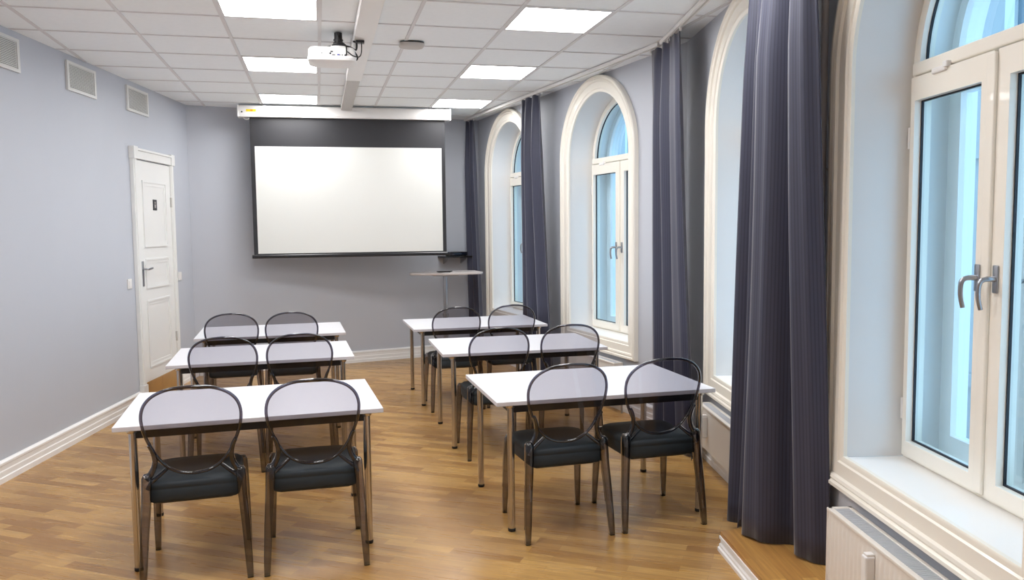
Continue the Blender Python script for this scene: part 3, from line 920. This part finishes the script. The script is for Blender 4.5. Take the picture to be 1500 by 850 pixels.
# ------------------------------------------------------------------ chairs
HALF = [(0, .946), (.07, .941), (.125, .926), (.170, .900), (.202, .862), (.217, .815), (.217, .765), (.206, .712), (.187, .660), (.163, .610), (.135, .570), (.100, .540), (.055, .520), (0, .513)]
def back_y_of(x, z): return -.182 - .105*max(0, (z-.50)/.44)**1.15 + .55*x*x
def make_chair():
    t = thing('chair', None, 'chair', group='smoked transparent chairs at the desks')
    right = smooth_path([(x, 0, z) for x, z in HALF], 3)
    out = [(p.x, p.z) for p in right] + [(-p.x, p.z) for p in reversed(right[1:-1])]
    n = len(out)
    # see-through panel
    bm = B(); cz = .735
    layers = []
    for off in (.0028, -.0028):
        rings = []
        for s in (1.0, .82, .6, .35, .12):
            rings.append([bm.verts.new((x*s, back_y_of(x*s, cz+(z-cz)*s)+off, cz+(z-cz)*s)) for x, z in out])
        c = bm.verts.new((0, back_y_of(0, cz)+off, cz))
        for a, b in zip(rings[:-1], rings[1:]):
            for i in range(n): bm.faces.new((a[i], a[(i+1) % n], b[(i+1) % n], b[i]))
        for i in range(n): bm.faces.new((rings[-1][i], rings[-1][(i+1) % n], c))
        layers.append(rings[0])
    for i in range(n): bm.faces.new((layers[0][i], layers[1][i], layers[1][(i+1) % n], layers[0][(i+1) % n]))
    bk = obj('backrest', bm, M['back'], t, smooth=45)
    # thick rim
    bm = B(); rings = []
    for i in range(n):
        a, b = out[i-1], out[(i+1) % n]; dx, dz = b[0]-a[0], b[1]-a[1]; L = math.hypot(dx, dz)
        nx, nz = -dz/L, dx/L           # in-plane normal
        if nx*out[i][0]+nz*(out[i][1]-cz) < 0: nx, nz = -nx, -nz
        ring = []
        for k in range(8):
            an = 2*PI*k/8+PI/8
            u =   .0074*math.cos(an)*1.08; v = .0085*math.sin(an)*1.08
            x, z = out[i][0]+nx*u, out[i][1]+nz*u
            ring.append((x, back_y_of(out[i][0], out[i][1])+v, z))
        rings.append(ring)
    loft(bm, rings, closed=True)
    obj('rim', bm, M['rim'], bk, smooth=60)
    # cushion
    foot = [(-.186, -.205), (.186, -.205), (.200, -.190), (.208, -.05), (.214, .10), (.210, .165), (.190, .205), (.14, .228), (0, .235), (-.14, .228), (-.190, .205), (-.210, .165), (-.214, .10), (-.208, -.05), (-.200, -.190)]
    bm = B()
    lay = [(.955, .390), (.985, .394), (1.0, .404), (1.0, .450), (.992, .454), (1.0, .458), (1.0, .472), (.985, .482), (.95, .488), (.6, .494), (.2, .496)]
    loft(bm, [[(x*s, y*s, z - .012*(1-(x/.2)**2)*max(0, (.43-z)/.04)*(1 if y < -.15 else 0)) for x, y in foot] for s, z in lay])
    obj('seat_cushion', bm, M['cushion'], t, smooth=60)
    # moulded seat frame under the cushion
    bm = B()
    ring_pts = lambda s, z: [(x*s, y*s, z) for x, y in foot]
    loft(bm, [ring_pts(.86, .378), ring_pts(.87, .380), ring_pts(.87, .386), ring_pts(.86, .3895), ring_pts(.74, .3895), ring_pts(.74, .378)], closed=True)
    obj('seat_frame', bm, M['leg'], t, smooth=40)
    for sg in (-1, 1):
        bm = B()
        S = [(.236, -.252, .006, .0155, .0175), (.232, -.243, .10, .017, .019), (.224, -.226, .25, .019, .021), (.213, -.207, .40, .021, .0225), (.209, -.200, .48, .022, .023), (.208, -.198, .515, .021, .022), (.207, -.197, .528, .015, .017)]
        loft(bm, [rsec(sg*x, y, z, hx, hy) for x, y, z, hx, hy in S])
        lg = obj('leg', bm, M['leg'], t, smooth=100)
        bm = B(); loft(bm, [rsec(sg*.236, -.252, z, hx, hx*1.12) for z, hx in ((0, .013), (.002, .0145), (.0058, .0145))]); obj('glide', bm, M['rubber'], lg)
        # shoulder sweeping up into the rim
        bm = B()
        path = smooth_path([(sg*.210, -.198, .512), (sg*.192, -.200, .526), (sg*.176, -.203, .555), (sg*.168, -.208, .595), (sg*.176, -.216, .640), (sg*.190, -.222, .672)], 5)
        rr_ = [.021, .021, .020, .019, .018]+[.017]*(len(path)-5)
        rr_ = [r*(1-.45*k/len(rr_)) for k, r in enumerate(rr_)]
        tube(bm, path, rr_, 8)
        path = smooth_path([(sg*.205, -.195, .455), (sg*.185, -.19, .49), (sg*.155, -.185, .515), (sg*.12, -.180, .545)], 5)
        tube(bm, path, [.013-.004*k/len(path) for k in range(len(path))], 8)
        obj('shoulder_brace', bm, M['rim'], t, smooth=60)
        bm = B()
        S = [(.226, .250, .006, .0145, .0145), (.222, .240, .15, .017, .0165), (.216, .226, .32, .020, .019), (.212, .214, .40, .0215, .021), (.210, .206, .455, .021, .021), (.206, .198, .474, .014, .014)]
        loft(bm, [rsec(sg*x, y, z, hx, hy) for x, y, z, hx, hy in S])
        lg = obj('leg', bm, M['leg'], t, smooth=100)
        bm = B(); loft(bm, [rsec(sg*.226, .250, z, hx, hx) for z, hx in ((0, .012), (.002, .0135), (.0058, .0135))]); obj('glide', bm, M['rubber'], lg)
    return t
ch = make_chair()
CH = [(-.612, 4.187, 3.9, 'smoked clear chair at the front door side desk, the one nearer the door'),
      (-.050, 4.198, 1.0, 'smoked clear chair at the front door side desk, beside the aisle'),
      (-.652, 5.929, 2.0, 'smoked clear chair at the middle door side desk, the one nearer the door'),
      (-.152, 5.951, 2.0, 'smoked clear chair at the middle door side desk, beside the aisle'),
      (-.752, 7.500, 2.0, 'smoked clear chair at the rear door side desk, the one nearer the door'),
      (-.245, 7.452, 0.5, 'smoked clear chair at the rear door side desk, beside the aisle'),
      (1.249, 4.246, 2.4, 'smoked clear chair at the front window side desk, beside the aisle'),
      (1.802, 4.265, 1.3, 'smoked clear chair at the front window side desk, nearer the largest curtain'),
      (1.235, 5.820, 1.0, 'smoked clear chair at the middle window side desk, beside the aisle'),
      (1.790, 5.860, -2.0, 'smoked clear chair at the middle window side desk, nearer the radiator'),
      (1.192, 7.400, 1.0, 'smoked clear chair at the rear window side desk, beside the aisle'),
      (1.720, 7.445, 0.0, 'smoked clear chair at the rear window side desk, before the second curtain')]
for k, (x, y, a, lab) in enumerate(CH):
    o = ch if k == 0 else dup(ch, (0, 0, 0), 0)
    o.location = (x, y, 0); o.rotation_euler = (0, 0, math.radians(a)); o['label'] = lab

# ------------------------------------------------------------------ the street outside
t = thing('building', 'pale street facade seen through the windows', 'building', (11.5, 0, 0))
bm = B(); box(bm, 0, 1.0, 2, 62, -5, 13)
for z in (-1.2, 2.9, 7.0): box(bm, -.12, 0, 2, 62, z-.12, z+.12)
obj('facade_wall', bm, M['facade'], t)
def fwin(y, z, proto):
    if proto is None:
        bm = B()
        for v in ((-.75, -.55), (.55, .75)): box(bm, -.10, .02, v[0], v[1], -1.15, 1.25)
        box(bm, -.10, .02, -.75, .75, 1.05, 1.25); box(bm, -.16, .02, -.85, .85, -1.25, -1.10)
        box(bm, -.18, .02, -.85, .85, 1.25, 1.38); box(bm, -.06, .0, -.04, .04, -1.1, 1.05); box(bm, -.06, 0, -.55, .55, .40, .48)
        o = obj('window', bm, M['facadetrim'], t, loc=(0, y, z))
        bm = B(); box(bm, -.03, -.001, -.55, .55, -1.12, 1.06); obj('pane', bm, M['facadeglass'], o)
        return o
    o = proto.copy(); COL.objects.link(o); o.parent = t; o.location = (0, y, z)
    for g in list(proto.children):
        c = g.copy(); COL.objects.link(c); c.parent = o
    return o
pw_ = None
for z in (.9, 5.0):
    for k in range(15):
        o = fwin(8.0+2.9*k, z, pw_)
        if pw_ is None: pw_ = o
bm = B(); box(bm, 4.6, 11.5, -4, 62, -4.2, -4.0)
tag(obj('street', bm, M['ground']), 'grey street below the windows', 'street', kind='structure')

# ------------------------------------------------------------------ world light
w = bpy.data.worlds.new('World'); sc.world = w; w.use_nodes = True
bg = w.node_tree.nodes['Background']
bg.inputs['Color'].default_value = (.71, .87, 1.0, 1); bg.inputs['Strength'].default_value = 2.5

# ------------------------------------------------------------------ camera
f, yaw, pitch, roll = 1184.0, .2345, .078, -.0105
fwd = Vector((math.sin(yaw), math.cos(yaw), 0)); rgt = Vector((math.cos(yaw), -math.sin(yaw), 0)); up = Vector((0, 0, 1))
f2 = math.cos(pitch)*fwd - math.sin(pitch)*up; u2 = math.cos(pitch)*up + math.sin(pitch)*fwd
r3 = math.cos(roll)*rgt + math.sin(roll)*u2; u3 = math.cos(roll)*u2 - math.sin(roll)*rgt
cam = bpy.data.cameras.new('camera'); co = bpy.data.objects.new('camera', cam); COL.objects.link(co)
mw = Matrix.Identity(4)
for i in range(3):
    mw[i][0] = r3[i]; mw[i][1] = u3[i]; mw[i][2] = -f2[i]
mw[0][3], mw[1][3], mw[2][3] = 0, 0, H
co.matrix_world = mw
cam.sensor_fit = 'HORIZONTAL'; cam.sensor_width = 36; cam.lens = f/1500*36
cam.clip_start = .02; cam.clip_end = 300
sc.camera = co

vs = sc.view_settings
vs.view_transform = 'Standard'; vs.look = 'None'; vs.exposure = 0.22; vs.gamma = 1.0; vs.use_curve_mapping = False
cy = sc.cycles
cy.transparent_max_bounces = 40
cy.max_bounces = 10; cy.diffuse_bounces = 6; cy.glossy_bounces = 4
cy.use_denoising = True
cy.sample_clamp_indirect = 6
